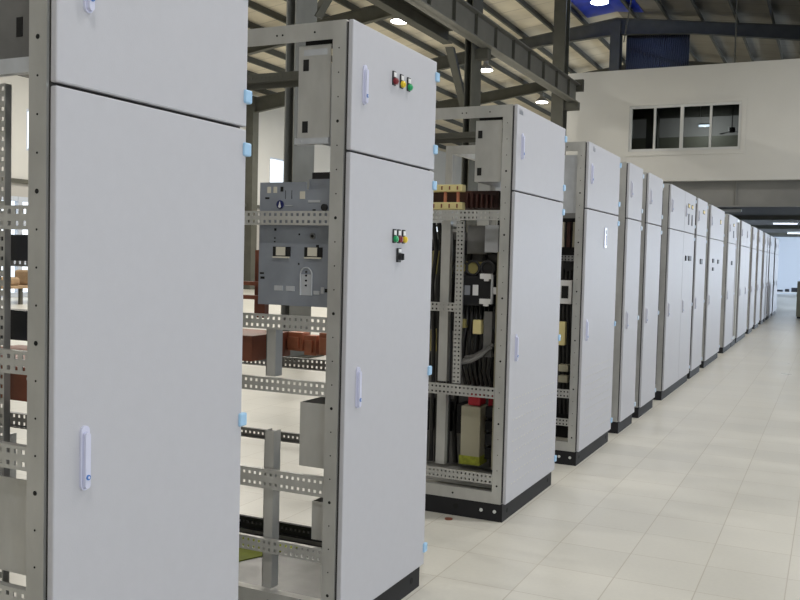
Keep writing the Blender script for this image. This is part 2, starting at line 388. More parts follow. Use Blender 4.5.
# crane girder with stiffeners on camera side of the columns, lighter beam on the far side
b = MB(); gx = -6.62; y0, y1 = -2, 24.75; z0, z1 = 5.82, 6.34
b.box(gx-.008, gx+.008, y0, y1, z0, z1).box(gx-.13, gx+.13, y0, y1, z0, z0+.025).box(gx-.13, gx+.13, y0, y1, z1-.025, z1)
g_ = thing('crane_girder', 'deep steel crane girder with web stiffeners running to the cross wall', 'girder', (gx, 11, 5.63))
b.build('beam', 'steel_girder', g_)
for k in range(20):
    yy = y1-.9-k*1.15
    MB().box(gx+.008, gx+.075, yy, yy+.015, z0+.025, z1-.025).build('stiffener', 'steel', g_)
MB().box(gx-.05, gx+.02, y0, y1-.3, z1, z1+.06).build('crane_rail', 'steel', g_)
MB().box(gx-.1, gx+.2, y1, y1+.12, z1-.18, z1+.14).build('end_stop', 'steel', g_)
b = MB(); gx = -7.36
b.box(gx-.01, gx+.01, -2, 17.4, 5.90, 6.14).box(gx-.1, gx+.1, -2, 17.4, 5.88, 5.90).box(gx-.1, gx+.1, -2, 17.4, 6.14, 6.16)
tag(b.build('side_girder', 'steel', loc=(gx, 8, 5.68)), 'slim steel beam beside the deep crane girder, ending at the braced column', 'beam')
# rafters
for y in cy[:6]:
    for s_, nm in ((-1, 'left'), (1, 'right')):
        xe = XL if s_ < 0 else XR
        b = MB(); d1, d0 = .52, .62
        p = lambda x, dz: (x, y-.01, zr(x)-dz)
        b.prism([p(RX, .26), p(xe, .26), p(xe, .62+.2), p(RX+s_*2.5, .62), p(RX, .78)], (0, .02, 0))
        for (da, db) in ((.24, .26),):
            q = [(RX, y-.1, 10-da), (xe, y-.1, zr(xe)-da), (xe, y-.1, zr(xe)-db), (RX, y-.1, 10-db)]; b.prism(q, (0, .2, 0))
        q = [(RX, y-.1, 10-.78), (RX+s_*2.5, y-.1, zr(RX+2.5)-.62), (xe, y-.1, zr(xe)-.82), (xe, y-.1, zr(xe)-.84), (RX+s_*2.5, y-.1, zr(RX+2.5)-.64), (RX, y-.1, 10-.80)]
        b.prism(q, (0, .2, 0))
        where = {4.4: 'above the two nearest cabinets', 11.1: 'over the column behind the second cabinet', 17.8: 'over the braced column', 24.5: 'over the column at the cross wall end', 31.2: 'just behind the top of the cross wall', 37.9: 'farthest one in sight'}[y]
        tag(b.build('roof_rafter', 'steel', loc=(RX, y, 9.5)), 'steel rafter under the %s roof slope, %s' % (nm, where), 'rafter', 'roof rafters')
    
ordn = ['first', 'second', 'third', 'fourth', 'fifth', 'sixth', 'seventh', 'eighth', 'ninth', 'tenth', 'eleventh', 'twelfth', 'thirteenth', 'fourteenth']
for s_, nm, n in ((-1, 'left', 13), (1, 'right', 13)):
    for k in range(n):
        x = RX+s_*(.55+1.08*k+ (.55 if s_ < 0 else .08)); z = zr(x)
        b = MB().box(x-.03, x+.05, YB+.1, YF-.1, z-.24, z-.235+.0).box(x-.03, x-.025, YB+.1, YF-.1, z-.235, z-.02).box(x-.07, x-.03, YB+.1, YF-.1, z-.03, z-.02)
        b.box(x+.045, x+.05, YB+.1, YF-.1, z-.24, z-.20)
        tag(b.build('roof_purlin', 'steel', loc=(x, 0, z-.2)), 'long steel purlin under the %s roof slope, %s down from the ridge' % (nm, ordn[k]), 'purlin', 'roof purlins')
# diagonal rods over the far bay, cross wall side
for (a, c, lb) in (((-6.7, 31.0, 8.9), (-5.0, 24.6, 9.6), 'thin diagonal brace rod slanting in front of the navy ridge sheet'), ((-2.6, 25.6, 9.42), (-2.6, 25.6, 6.81), 'thin upright rod standing on the cross wall top, right of the windows')):
    tag(MB().cyl(a, c, .02, seg=8).build('brace_rod', 'steel'), lb, 'rod')
# dark corrugated strip behind cross wall
b = MB()
for k in range(30): b.box(-6.72+k*.068, -6.68+k*.068, 31.5, 31.56, 6.9, 9.55)
b.box(-6.72, -4.65, 31.56, 31.6, 6.9, 9.55)
tag(b.build('corrugated_panel', 'navy_paint'), 'dark corrugated panel seen over the cross wall under the roof', 'panel')
# left wall columns
for y in cy[1:5]:
    wh = {11.1: 'nearest the camera', 17.8: 'beside the pale glazed door', 24.5: 'between the middle high windows', 31.2: 'in line with the second cabinet, edge of its open side'}[y]
    tag(MB().box(XL, XL+.35, y-.2, y+.2, 0, 7.9).build('wall_column', 'steel', loc=(XL, y, 0)), 'dark steel wall column on the left wall, '+wh, 'column', 'columns on the left wall')

# ------------------------------------------------------------------ high bay lamps
def high_bay(x, y, z, label, power=520, colr=(1, .95, .86), m='lamp_on', group='high bay lamps', cab=None):
    t = thing('high_bay_lamp', label, 'lamp', (x, y, z), group)
    b = MB(); prof = [(.27, 0), (.25, .06), (.17, .15), (.09, .2), (.09, .34), (.05, .38)]
    for (r0, h0), (r1, h1) in zip(prof, prof[1:]):
        b.cyl((x, y, z+h0+.02), (x, y, z+h1+.02), r0, r1=r1, seg=20)
    b.build('lamp_shade', 'lamp_shade', t)
    MB().cyl((x, y, z), (x, y, z+.02), .25, seg=20).build('lens', m, t)
    MB().cyl((x, y, z+.4), (x, y, zr(x)-.05), .012, seg=6).build('hanger', 'steel', t)
    l = bpy.data.lights.new('lamp_light', 'AREA'); l.shape = 'DISK'; l.size = .5; l.energy = power; l.color = colr
    lo = bpy.data.objects.new('lamp_light', l); col.objects.link(lo); lo.parent = t; lo.location = (0, 0, -.02)
    return t
for y, lb in ((2.5, 'hanging at the camera end of the left bay'), (9.5, 'hanging over the left bay out of sight'), (16.6, 'hanging over the left bay behind the nearest cabinet'), (23.6, 'seen above the second cabinet'), (30.7, 'seen just right of the braced column'), (37.6, 'seen above the third cabinet near the far column'), (44.6, 'farthest back in the left bay')):
    high_bay(-11.5, y, 8.2, 'lit round high bay lamp '+lb, 620)
bl = high_bay(-6.42, 26.3, 8.95, 'bluish high bay lamp under the ridge at the top edge', 150, (.6, .75, 1), 'lamp_blue')
l = bpy.data.lights.new('sheet_fill', 'POINT'); l.energy = 230; l.color = (.3, .45, 1); l.shadow_soft_size = .02  # added blue fill above the lamp, brightens the ridge sheet
lo = bpy.data.objects.new('sheet_fill', l); col.objects.link(lo); lo.parent = bl; lo.location = (.1, .3, .72)
for y in (-1.5, 5.6, 12.6, 19.6):
    high_bay(.8, y, 7.9, 'lit high bay lamp over the aisle, above the frame', 395, (1, .97, .94))
for y in (16.6, 23.6, 30.7):
    high_bay(-17.5, y, 7.5, 'lit high bay lamp close to the left wall, above the frame', 420)

# ------------------------------------------------------------------ daylight
def area(name, loc, rot, sx, sy, e, c):
    l = bpy.data.lights.new(name, 'AREA'); l.shape = 'RECTANGLE'; l.size = sx; l.size_y = sy; l.energy = e; l.color = c
    o = bpy.data.objects.new(name, l); col.objects.link(o); o.location = loc; o.rotation_euler = rot; return o
for (a, c), e in zip(rw, (480, 265, 60, 50, 8300)):
    area('window_daylight', (XR-.02, (a+c)/2, 2.7), (0, math.pi/2, 0), 3.6, c-a-.2, e, (.86, .93, 1) if a < 30 else (.74, .85, 1))
wd = bpy.data.worlds.new('world'); sc.world = wd; wd.use_nodes = True
wd.node_tree.nodes['Background'].inputs[0].default_value = (.75, .85, 1, 1); wd.node_tree.nodes['Background'].inputs[1].default_value = .6

# ------------------------------------------------------------------ switchgear cabinets
FX = -1.60; BX = -2.70
def stadium(b, x0, x1, y, zb, zt, r, m):
    pts = [(x0, y+r*math.cos(t), zt-r+r*math.sin(t)) for t in [math.pi*k/8 for k in range(9)]]
    pts += [(x0, y+r*math.cos(t), zb+r+r*math.sin(t)) for t in [math.pi+math.pi*k/8 for k in range(9)]]
    b.prism(pts, (x1-x0, 0, 0), m)
def handle(door, y, zb, zt, near=True):
    b = MB()
    stadium(b, FX, FX+.006, y, zb, zt, .0135, 1); stadium(b, FX+.006, FX+.0075, y, zb+.003, zt-.014, .0098, 0)
    stadium(b, FX+.0075, FX+.015, y, zb+.005, zt-.016, .0082, 1)
    b.cyl((FX+.015, y, zb+.032), (FX+.0175, y, zb+.032), .0065, 2)
    b.cyl((FX+.017, y, zb+.032), (FX+.0185, y, zb+.032), .003, 1)
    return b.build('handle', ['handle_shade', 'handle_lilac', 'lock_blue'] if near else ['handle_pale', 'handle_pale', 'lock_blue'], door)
def indicator(door, y, z, c):
    b = MB(); b.rbox(FX, FX+.006, y-.014, y+.014, z-.026, z+.03, .003, 0)
    b.rbox(FX+.005, FX+.009, y-.010, y+.010, z+.006, z+.024, .0015, 1)
    b.cyl((FX+.005, y, z-.010), (FX+.016, y, z-.010), .013, 2); b.cyl((FX+.016, y, z-.010), (FX+.021, y, z-.010), .011, 2, r1=.006)
    return b.build('indicator_light', ['black', 'white', c], door)
def small_button(door, y, z, c, s=1.0):
    b = MB(); b.rbox(FX, FX+.006, y-.013*s, y+.013*s, z-.022*s, z+.02*s, .002, 0); b.cyl((FX+.005, y, z), (FX+.016, y, z), .011*s, 1)
    return b.build('push_button', ['black', c], door)

HINGES_U = (2.235, 1.925); HINGES_L = (1.77, .963, .177)
def cabinet(y0, y1, label, near=True, doors=None, closed=True, hsub=True, opened=False):
    w = y1-y0; r = thing('switchgear_cabinet', label, 'switchgear cabinet', (-2.15, (y0+y1)/2, 0), 'switchgear cabinets standing in the long row')
    R = {'root': r, 'doors': []}
    # plinth: four sides
    b = MB(); px0, px1 = BX+.02, FX-.02
    b.box(px1-.04, px1, y0+.005, y1-.005, 0, .1).box(px0, px0+.04, y0+.005, y1-.005, 0, .1)
    b.box(px0+.04, px1-.04, y0+.005, y0+.045, 0, .1).box(px0+.04, px1-.04, y1-.045, y1-.005, 0, .1)
    if near:
        for yy in (y0+.09, y1-.09): b.cyl((px1-.001, yy, .05), (px1+.001, yy, .05), .014, 1)
        b.cyl((-1.90, y0+.006, .055), (-1.90, y0+.0035, .055), .016, 1)
    p = b.build('plinth', ['black_paint', 'hole_and_shade'], r)
    if near:
        for xx in (-1.745, -1.665): MB().cyl((xx, y0+.006, .055), (xx, y0+.001, .055), .010, 0, seg=10).build('bolt', 'alu', p)
    pw = .055
    for (xa, xb, ya, yb) in ((FX-.083, FX-.028, y0, y0+pw), (FX-.083, FX-.028, y1-pw, y1), (BX, BX+.055, y0, y0+pw), (BX, BX+.055, y1-pw, y1)):
        b = MB()
        front = xa > -2
        if near:
            t = .003
            yn = ya if ya == y0 else yb-t
            b.box(xa, xb, yn, yn+t, .1, 2.3)                        # side flange seen from the aisle end
            xf = xb-t if front else xa
            b.box(xf, xf+t, min(ya, yn+t) if ya != y0 else ya+t, yb if ya == y0 else yb-t, .1, 2.3)
            xi = xa if front else xb-t
            b.box(xi, xi+t, ya+t if ya == y0 else ya+.02, ya+.035 if ya == y0 else yb-t, .1, 2.3)
            if ya == y0 and front:
                z = .2; k = 0
                while z < 2.25:
                    rr = .0028 if k % 4 else .006
                    b.cyl(((xa+xb)/2, y0-.0008, z), ((xa+xb)/2, y0+.0002, z), rr, 1, seg=8); z += .087; k += 1
        else:
            b.box(xa, xb, ya, yb, .1, 2.3)
        b.build('corner_post', ['zinc', 'hole_and_shade'], r)
    # top and base rails
    for ya, near_side in ((y0, True), (y1-.03, False)):
        b = MB(); xa, xb = BX+.055, FX-.083
        if near_side: b.box(xa, xb, ya+.001, ya+.004, 2.235, 2.3).box(xa, xb, ya+.004, ya+.034, 2.297, 2.3)
        else: b.box(xa, xb, ya+.02, ya+.028, 2.235, 2.3)
        if near:
            yy = ya+.020 if near_side else ya-.0
            if not near_side: b.slots(xa, xb, ya-.02, 2.26, 2.298, rows=1, t=.002, lip=.004)
            if near_side:
                for xx in (-1.90, -1.925, -1.76): b.cyl((xx, ya-.0002, 2.265), (xx, ya+.001, 2.265), .004, 1, seg=8)
        b.build('top_rail', [('zinc' if near else 'white') if near_side else 'steel', 'hole_and_shade'], r)  # white stands for light on distant cabinets' rails, steel for unlit far-side faces
        b = MB()
        if near_side: b.box(xa, xb, ya+.001, ya+.004, .1, .165).box(xa, xb, ya+.004, ya+.04, .162, .165)
        else: b.box(xa, xb, ya+.02, ya+.028, .1, .16)
        if near and near_side: b.cyl((-1.92, ya-.0002, .13), (-1.92, ya+.001, .13), .006, 1, seg=8)
        b.build('base_rail', ['zinc', 'hole_and_shade'], r)
    MB().box(FX-.06, FX-.028, y0+pw, y1-pw, 2.25, 2.3).build('top_rail', 'zinc', r)
    MB().box(FX-.06, FX-.028, y0+pw, y1-pw, .1, .16).build('base_rail', 'zinc', r)
    MB().box(BX+.01, BX+.04, y0+pw, y1-pw, 2.25, 2.3).build('top_rail', 'zinc', r)
    # doors
    doors = doors or [(y0, y1)]
    if not opened: MB().box(FX-.028, FX-.0205, y0+.008, y1-.008, .108, 2.293).build('gasket', 'gap', r)
    for (ya, yb) in doors:
        for (za, zb, hz, hh) in ((1.8365, 2.3, HINGES_U, (2.01, 2.155)), (.103, 1.8285, HINGES_L, (.89, 1.045))):
            d = MB().rbox(FX-.020, FX, ya+.003, yb-.003, za, zb, .004).build('door', 'paint', r)
            R['doors'].append(d)
            if yb > y1-.01:
                for z in hz:
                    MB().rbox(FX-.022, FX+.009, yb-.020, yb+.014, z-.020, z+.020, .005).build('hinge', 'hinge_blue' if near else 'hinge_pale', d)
            if hsub: handle(d, ya+.095, *hh, near=near)
    if closed:
        MB().box(BX+.057, FX-.085, y0+.012, y0+.016, .167, 2.213 if near else 2.233).build('side_panel', 'zinc_dark', r)  # panel colour darkened for the shade between cabinets
        MB().box(BX+.004, BX+.009, y0+pw, y1-pw, .1, 2.248).build('back_panel', 'paint', r)
        MB().box(BX+.02, FX-.03, y0+.01, y1-.01, 2.301, 2.305).build('top_panel', 'zinc', r)
    return R

def perf(r, x0, x1, y, z0, z1, m='zinc', rows=2, label=None, **k):
    return MB().slots(x0, x1, y, z0, z1, rows=rows, **k).build('perforated_rail', m, r)

XI = BX+.057; XO = FX-.085     # clear span between posts on the side frame
# ---- cabinet 1
c = cabinet(1.525, 2.265, 'nearest grey cabinet, filling the left foreground, tall plain doors cut by the frame', closed=False)
r = c['root']; y = 1.527
b = MB(); b.box(-1.93, XO, 1.56, 1.564, 1.905, 2.21).box(-1.93, -1.926, 1.564, 1.95, 1.905, 2.21).box(-1.93, XO, 1.564, 1.95, 1.905, 1.909)
b.box(-1.762, -1.742, 1.5585, 1.5605, 1.955, 2.0, 1).box(-1.84, -1.82, 1.5585, 1.5605, 2.1, 2.14, 1)
b.build('compartment_box', ['zinc_dark', 'hole_and_shade'], r)
MB().box(-1.95, XO, 1.535, 1.556, 1.865, 1.9).build('cross_rail', 'zinc_pale', r)
perf(r, XI, XO, y, 1.505, 1.56); perf(r, XI, XO, y, 1.168, 1.222); perf(r, XI, XO, y, .943, 1.0); perf(r, XI, XO, y, .60, .66)
MB().box(-2.5, -1.69, 1.65, 1.69, 1.43, 1.495).build('support_bar', 'navy_paint', r)
MB().box(-2.5, -1.69, 1.65, 1.69, 1.23, 1.305).build('support_bar', 'navy_paint', r)
MB().vslots(-1.885, -1.845, 1.60, .5, 1.86, cols=2, m=0).build('perforated_post', 'zinc', r)
cb = MB().box(-2.3, -1.70, 1.66, 2.05, 1.075, 1.16).build('busbar_block', 'copper_dark', r)
for xx, zz in ((-1.765, 1.10), (-1.82, 1.135), (-1.90, 1.10)): MB().cyl((xx, 1.661, zz), (xx, 1.652, zz), .006, seg=8).build('bolt', 'alu', cb)
b = MB(); b.box(-2.2, XO-.003, 1.56, 1.564, .68, .91).box(-2.2, -2.196, 1.564, 1.95, .68, .91).box(-2.2, XO-.003, 1.564, 1.95, .68, .684)
b.build('cable_tray', 'zinc', r)
for yy in (2.236,):
    perf(r, XI, XO, yy, 1.40, 1.45, 'zinc_dark', side=-1); perf(r, XI, XO, yy, .85, .9, 'zinc_dark', side=-1)  # dark zinc on the far side, shade put into the colour

# ---- cabinet 2
c = cabinet(2.885, 3.655, 'open-sided grey cabinet, second from camera, with red yellow and green indicator lamps', closed=False)
r = c['root']; du, dl = c['doors'][0], c['doors'][1]
for yy, cc in ((3.225, 'red'), (3.293, 'yellow'), (3.360, 'green')): indicator(du, yy, 2.150, cc)
for yy, cc in ((3.262, 'green'), (3.303, 'red'), (3.348, 'yellow')): indicator(dl, yy, 1.537, cc)
b = MB(); b.rbox(FX, FX+.008, 3.288, 3.322, 1.435, 1.492, .003, 0); b.cyl((FX+.007, 3.305, 1.457), (FX+.022, 3.305, 1.457), .014, 0); b.rbox(FX+.007, FX+.011, 3.294, 3.316, 1.474, 1.488, .0015, 1)
b.box(FX+.02, FX+.028, 3.302, 3.308, 1.445, 1.47, 0)
b.build('key_switch', ['black', 'white'], dl)
b = MB(); b.box(-1.81, XO, 2.925, 2.93, 2.212, 2.25, 1); b.box(-1.822, XO, 2.90, 2.904, 1.885, 2.222).box(-1.822, -1.819, 2.904, 3.25, 1.885, 2.21)  # first box is a dark strip painting the shade under the top rail
for zz in (1.905, 2.13): b.box(-1.802, -1.778, 2.8985, 2.9015, zz, zz+.042, 1)
b.box(-1.80, -1.70, 2.899, 2.9005, 2.185, 2.207, 2)
b.build('compartment_box', ['zinc', 'hole_and_shade', 'zinc_pale'], r)
b = MB(); b.box(-1.828, XO, 2.889, 2.912, 1.862, 1.884)
for xx in (-1.80, -1.70): b.cyl((xx, 2.8885, 1.873), (xx, 2.8865, 1.873), .005, seg=8)
b.build('cross_rail', 'zinc_pale', r)
y = 2.887
perf(r, XI, XO, y, 1.565, 1.617); perf(r, XI, XO, y, 1.172, 1.228); perf(r, XI, XO, y, .935, .988)
perf(r, XI, XO, y, .562, .636); perf(r, XI, XO, y, .315, .368)
yf = 3.628
perf(r, XI, XO, yf, .925, .975, 'zinc_dark', rows=2, side=-1); perf(r, XI, XO, yf, .575, .62, 'zinc_dark', rows=1, side=-1)  # darker zinc paints the unlit inner faces of the far rails
MB().slots(XI, XO, yf-.004, .13, .19, rows=1, side=-1).build('perforated_rail', 'black_paint', r)
for (za, zb) in ((.17, .78), (.99, 1.17)):
    b = MB(); b.box(-1.938, -1.898, 2.912, 2.915, za, zb).box(-1.898, -1.895, 2.912, 2.96, za, zb).box(-1.938, -1.935, 2.912, 2.96, za, zb)
    b.build('support_post', 'zinc', r)
# circuit breaker chassis
cb = thing_part = MB()
fy = 2.935; xs = lambda px: -2.005+(px-260)/70*.305   # only used as a layout scale of the plate
xl, xr, zb_, zt_ = -2.01, -1.695, 1.262, 1.725
b = MB(); b.box(xl, xr, fy, fy+.004, zb_, 1.70)
b.box(xl, -1.80, fy, fy+.004, 1.70, zt_+.003); b.box(-1.80, xr, fy+.02, fy+.024, 1.70, 1.74)
b.box(xl, xl+.004, fy+.004, 3.36, zb_, zt_); b.box(xr-.004, xr, fy+.004, 3.36, zb_, 1.70)
b.box(xl+.004, xr-.004, fy+.03, 3.36, zb_, zb_+.02); b.box(xl+.004, xr-.004, 3.34, 3.36, zb_+.02, zt_); b.box(xl+.004, xr-.004, fy+.03, 3.34, 1.55, 1.56)
b.box(-1.79, -1.70, fy+.024, fy+.2, 1.735, 1.765, 1)
cb = b.build('circuit_breaker', ['acb_plate', 'black'], r); cb['label'] = 'blue-grey sheet metal circuit breaker chassis'
W_ = xr-xl; X = lambda u: xl+u*W_; Z = lambda v: zb_+(1-v)*(zt_-zb_)   # u,v = 0..1 over the plate
def plate(name, u0, u1, v0, v1, m, t=.004):
    return MB().box(X(u0), X(u1), fy-t, fy, Z(v1), Z(v0)).build(name, m, cb)
for u in (.21, .66):
    b = MB(); b.box(X(u), X(u+.25), fy-.003, fy, Z(.60), Z(.52), 1); b.box(X(u+.05), X(u+.18), fy-.006, fy-.003, Z(.592), Z(.522), 0); b.box(X(u+.01), X(u+.24), fy-.010, fy, Z(.612), Z(.60), 2)
    b.build('breaker_window', ['cream_plastic', 'hole_and_shade', 'cream_plastic'], cb)
b = MB(); b.cyl((X(.30), fy-.004, Z(.175)), (X(.30), fy, Z(.175)), .016, 0, seg=18)
b.cyl((X(.30), fy-.006, Z(.19)), (X(.30), fy-.004, Z(.19)), .006, 1, seg=10)
b.prism([(X(.30)-.004, fy-.006, Z(.18)), (X(.30)+.004, fy-.006, Z(.18)), (X(.30), fy-.006, Z(.15))], (0, .002, 0), 1)
b.build('warning_emblem', ['navy', 'white'], cb)
b = MB(); b.cyl((X(.93), fy-.01, Z(.20)), (X(.93), fy, Z(.20)), .013, 0); b.build('socket', 'black', cb)
b = MB(); b.cyl((X(.77), fy-.004, Z(.43)), (X(.77), fy, Z(.43)), .012, 0); b.cyl((X(.77), fy-.006, Z(.43)), (X(.77), fy-.004, Z(.43)), .006, 1); b.build('shaft_hole', ['zinc_dark', 'hole_and_shade'], cb)
for u0, u1, v0, v1 in ((.11, .16, .03, .08), (.20, .25, .03, .08), (.58, .65, .07, .13)): plate('plate_label', u0, u1, v0, v1, 'cream_plastic', .002)
for u0, u1, v0, v1 in ((.30, .34, .03, .07), (.37, .375, .06, .13), (.46, .465, .06, .13), (.08, .14, .115, .13), (.22, .25, .37, .39), (.22, .24, .445, .455), (.22, .24, .475, .485), (.82, .86, .50, .52), (.76, .80, .215, .225), (.02, .08, .735, .75), (.03, .09, .77, .79), (.57, .59, .41, .425), (.57, .59, .65, .665), (.95, .99, .85, .88)):
    plate('slot', u0, u1, v0, v1, 'hole_and_shade', .0012)
for u0, u1, v0, v1 in ((.37, .48, .18, .186), (.70, .87, .14, .16), (.24, .36, .84, .88), (.41, .53, .84, .88), (.80, .88, .87, .90), (.90, .94, .84, .89)): plate('tab', u0, u1, v0, v1, 'zinc_pale', .003)
b = MB(); pts = []
for k in range(13):
    a = math.pi*k/12; pts.append((X(.69)+.025*math.cos(a)*-1, fy-.002, Z(.74)+.025*math.sin(a)))
b.tube([(X(.69)-.025, fy-.002, Z(.91))]+pts+[(X(.69)+.025, fy-.002, Z(.91))], .003, 0, seg=6)
b.box(X(.69)-.022, X(.69)+.022, fy-.0012, fy, Z(.91), Z(.74), 0)
for v in (.72, .75, .79, .83): b.cyl((X(.70), fy-.003, Z(v)), (X(.68), fy, Z(v)), .0035, 1, seg=8)
b.build('lever_slot', ['zinc_pale', 'hole_and_shade'], cb)
# copper parts behind breaker and rail
for k, (za, zb) in enumerate(((1.33, 1.345), (1.275, 1.29))):
    MB().box(-2.16, -2.015, 2.99, 3.03, za, zb).build('copper_bar', 'copper_dark', r)
MB().box(-2.10, -2.05, 3.04, 3.07, 1.20, 1.47).build('copper_bar', 'copper_dark', r)
cb = MB().box(-2.50, -2.165, 3.12, 3.42, 1.01, 1.115).build('busbar_block', 'copper_dark', r)
for i, xx in enumerate((-2.22, -2.27, -2.33)):
    for zz in (1.04, 1.08): MB().cyl((xx, 3.121, zz), (xx, 3.112, zz), .006, seg=8).build('bolt', 'alu', cb)
for i, (xa, xb, za, zb) in enumerate(((-2.17, -2.09, 1.035, 1.115), (-2.08, -2.02, 1.02, 1.105), (-2.005, -1.90, 1.025, 1.12))):
    b = MB(); b.box(xa, xb, 3.40, 3.46, za, zb); b.box(xa+.01, xb-.015, 3.385, 3.40, za+.012, zb-.02); b.build('copper_bar', 'copper', r)
# lower steel trays
b = MB(); b.box(-1.775, XO+.026, 2.905, 2.908, .665, .905).box(-1.775, -1.772, 2.908, 3.3, .665, .905).box(-1.772, XO+.026, 2.908, 3.3, .665, .668).box(-1.772, XO+.026, 3.297, 3.3, .668, .905)
b.build('cable_tray', 'zinc', r)
b = MB(); b.box(-1.72, XO+.026, 2.915, 2.918, .39, .535).box(-1.72, -1.717, 2.918, 3.3, .39, .535).box(-1.717, XO+.026, 2.918, 3.3, .39, .393)
b.build('cable_tray', 'zinc', r)
MB().box(-2.62, XO, 2.94, 3.60, .105, .108).build('bottom_plate', 'zinc_dark', r)
MB().prism([(-2.6, 2.95, .1085), (-2.32, 3.25, .1085), (-2.18, 3.58, .1085), (-2.6, 3.58, .1085)], (0, 0, .004)).build('green_sheet', 'green_mat', r)

# ---- cabinet 3
c = cabinet(4.755, 5.745, 'wide grey cabinet, third from camera, open side packed with black and grey electrical gear', closed=False)
r = c['root']; du, dl = c['doors']
b = MB()
for k in range(4): b.box(FX, FX+.0015, 4.79+.017*k, 4.802+.017*k, 2.252, 2.282-(.008 if k % 2 else 0))
b.build('badge', 'grey_label', du)
b = MB()
for row in range(9):
    for k in range(16):
        yy = 4.84+k*.053+(row % 2)*.026; zz = .2+row*.06
        b.box(FX, FX+.0012, yy, yy+.018, zz, zz+.006)
vn = b.build('vent_slots', 'paint_edge', dl); vn['kind'] = 'stuff'
b = MB(); b.box(-1.83, XO, 4.80, 4.805, 2.212, 2.25, 1); b.box(-1.84, XO, 4.775, 4.78, 1.885, 2.222).box(-1.84, -1.836, 4.78, 5.2, 1.885, 2.21)  # black strip behind the rail stands in for shade above the box
for zz in (1.92, 2.125): b.box(-1.825, -1.80, 4.772, 4.776, zz, zz+.042, 1)
b.build('compartment_box', ['zinc', 'hole_and_shade'], r)
y = 4.757
perf(r, XI, XO, y, 1.672, 1.728); perf(r, XI, XO, y, .685, .745); perf(r, XI, XO, y, .205, .262)
perf(r, XI, -1.93, y+.03, 1.155, 1.205)
MB().vslots(-1.95, -1.905, y+.022, .75, 1.668, cols=2).build('perforated_post', 'zinc', r)
for (za, zb) in ((.75, 1.668), (.27, .68)):
    b = MB(); b.box(-2.03, -1.975, y+.06, y+.063, za, zb).box(-1.978, -1.975, y+.063, y+.1, za, zb); b.build('support_post', 'zinc', r)
for za, zb in ((1.835, 1.875), (1.733, 1.775)):
    b = MB(); b.rbox(-2.15, -1.905, 4.80, 4.86, za, zb, .004)
    for k in range(5): b.box(-2.13+k*.048, -2.122+k*.048, 4.797, 4.80, za+.01, zb-.01, 1)
    b.build('busbar_insulator', ['insulator', 'copper_dark'], r)
for k in range(3):
    MB().box(-2.45, -1.72, 4.90+k*.14, 4.93+k*.14, 1.752, 1.845).build('busbar', 'busbar_brown', r)
for k in range(6):
    MB().box(-1.89+k*.03, -1.882+k*.03, 4.83, 4.87, 1.745, 1.83-.003*k).build('busbar', 'busbar_brown', r)
for xx in (-2.02, -1.94): MB().box(xx-.006, xx+.006, 4.82, 4.84, 1.775, 1.835).build('stud', 'copper', r)
MB().rbox(-1.925, -1.80, 4.95, 5.20, 1.485, 1.65, .004).build('relay_box', 'zinc_dark', r)
MB().rbox(-1.79, -1.705, 4.88, 5.12, 1.495, 1.65, .004).build('relay_box', 'zinc_pale', r)
# coils with rings
for k, xx in enumerate((-1.93, -1.855, -1.765)):
    b = MB(); b.cyl((xx, 4.88, 1.405), (xx, 5.05, 1.405), .036, 0, seg=18); b.torus((xx, 4.875, 1.405), .040, .008, (0, 1, 0), 1)
    b.build('current_transformer', ['coil' if k < 2 else 'black', 'black'], r)
mb = MB().rbox(-1.925, -1.735, 4.86, 5.05, 1.19, 1.362, .006).build('contactor', 'black_paint', r)
b = MB(); b.box(-1.895, -1.862, 4.856, 4.86, 1.25, 1.305).build('plate_label', 'grey_label', mb)
MB().box(-1.845, -1.812, 4.856, 4.86, 1.25, 1.31).build('plate_label', 'white', mb)
for zz in (1.345, 1.203):
    b = MB(); b.rbox(-1.80, -1.73, 4.845, 4.87, zz, zz+.03, .003).rbox(-1.775, -1.745, 4.845, 4.87, zz-.012, zz+.001, .002); b.build('mounting_bracket', 'white', mb)
MB().box(-1.733, -1.722, 4.85, 4.87, 1.205, 1.37).build('side_bar', 'zinc_pale', mb)
MB().rbox(-1.722, -1.70, 4.86, 4.9, 1.26, 1.30, .003).build('terminal_block', 'white', r)
MB().rbox(-1.84, -1.79, 4.86, 4.92, 1.03, 1.11, .003).build('terminal_block', 'insulator', r)
MB().rbox(-1.92, -1.89, 4.86, 4.92, 1.06, 1.11, .003).build('terminal_block', 'coil', r)
MB().box(-1.78, -1.73, 4.88, 4.93, .90, 1.16).build('mounting_bracket', 'zinc_dark', r)
MB().box(-1.69, -1.678, 4.83, 4.88, .27, 1.5).build('support_post', 'can_grey', r)
for k in range(7):
    x = -1.93+.028*k
    MB().tube([(x, 4.95, 1.2), (x+.01, 4.90, 1.1), (x-.02+.01*k, 4.90, 1.0), (x-.03+.008*k, 4.93, .9), (x-.01, 4.97, .8), (x, 5.0, .72)], .011).build('cable', 'cable_black', r)
for k in range(3):
    MB().tube([(-1.90, 4.86+.03*k, .86+.012*k), (-1.84, 4.84+.03*k, .875+.012*k), (-1.78, 4.84+.03*k, .91+.012*k), (-1.72, 4.85+.03*k, .965+.01*k)], .013).build('cable', 'zinc_dark', r)
for k in range(4):
    x = -2.12+.035*k
    MB().tube([(x, 4.9, 1.66), (x+.01, 4.93, 1.5), (x, 4.9, 1.3), (x+.012, 4.92, 1.0), (x, 4.95, .6), (x, 4.95, .25)], .013).build('cable', 'cable_black', r)
for za, zb in ((1.36, 1.50), (.90, 1.03)): MB().rbox(-2.16, -2.06, 4.98, 5.08, za, zb, .005).build('relay', 'coil', r)
b = MB().rbox(-1.905, -1.785, 4.88, 5.0, .30, .61, .006); cp = b.build('capacitor', 'can_grey', r)
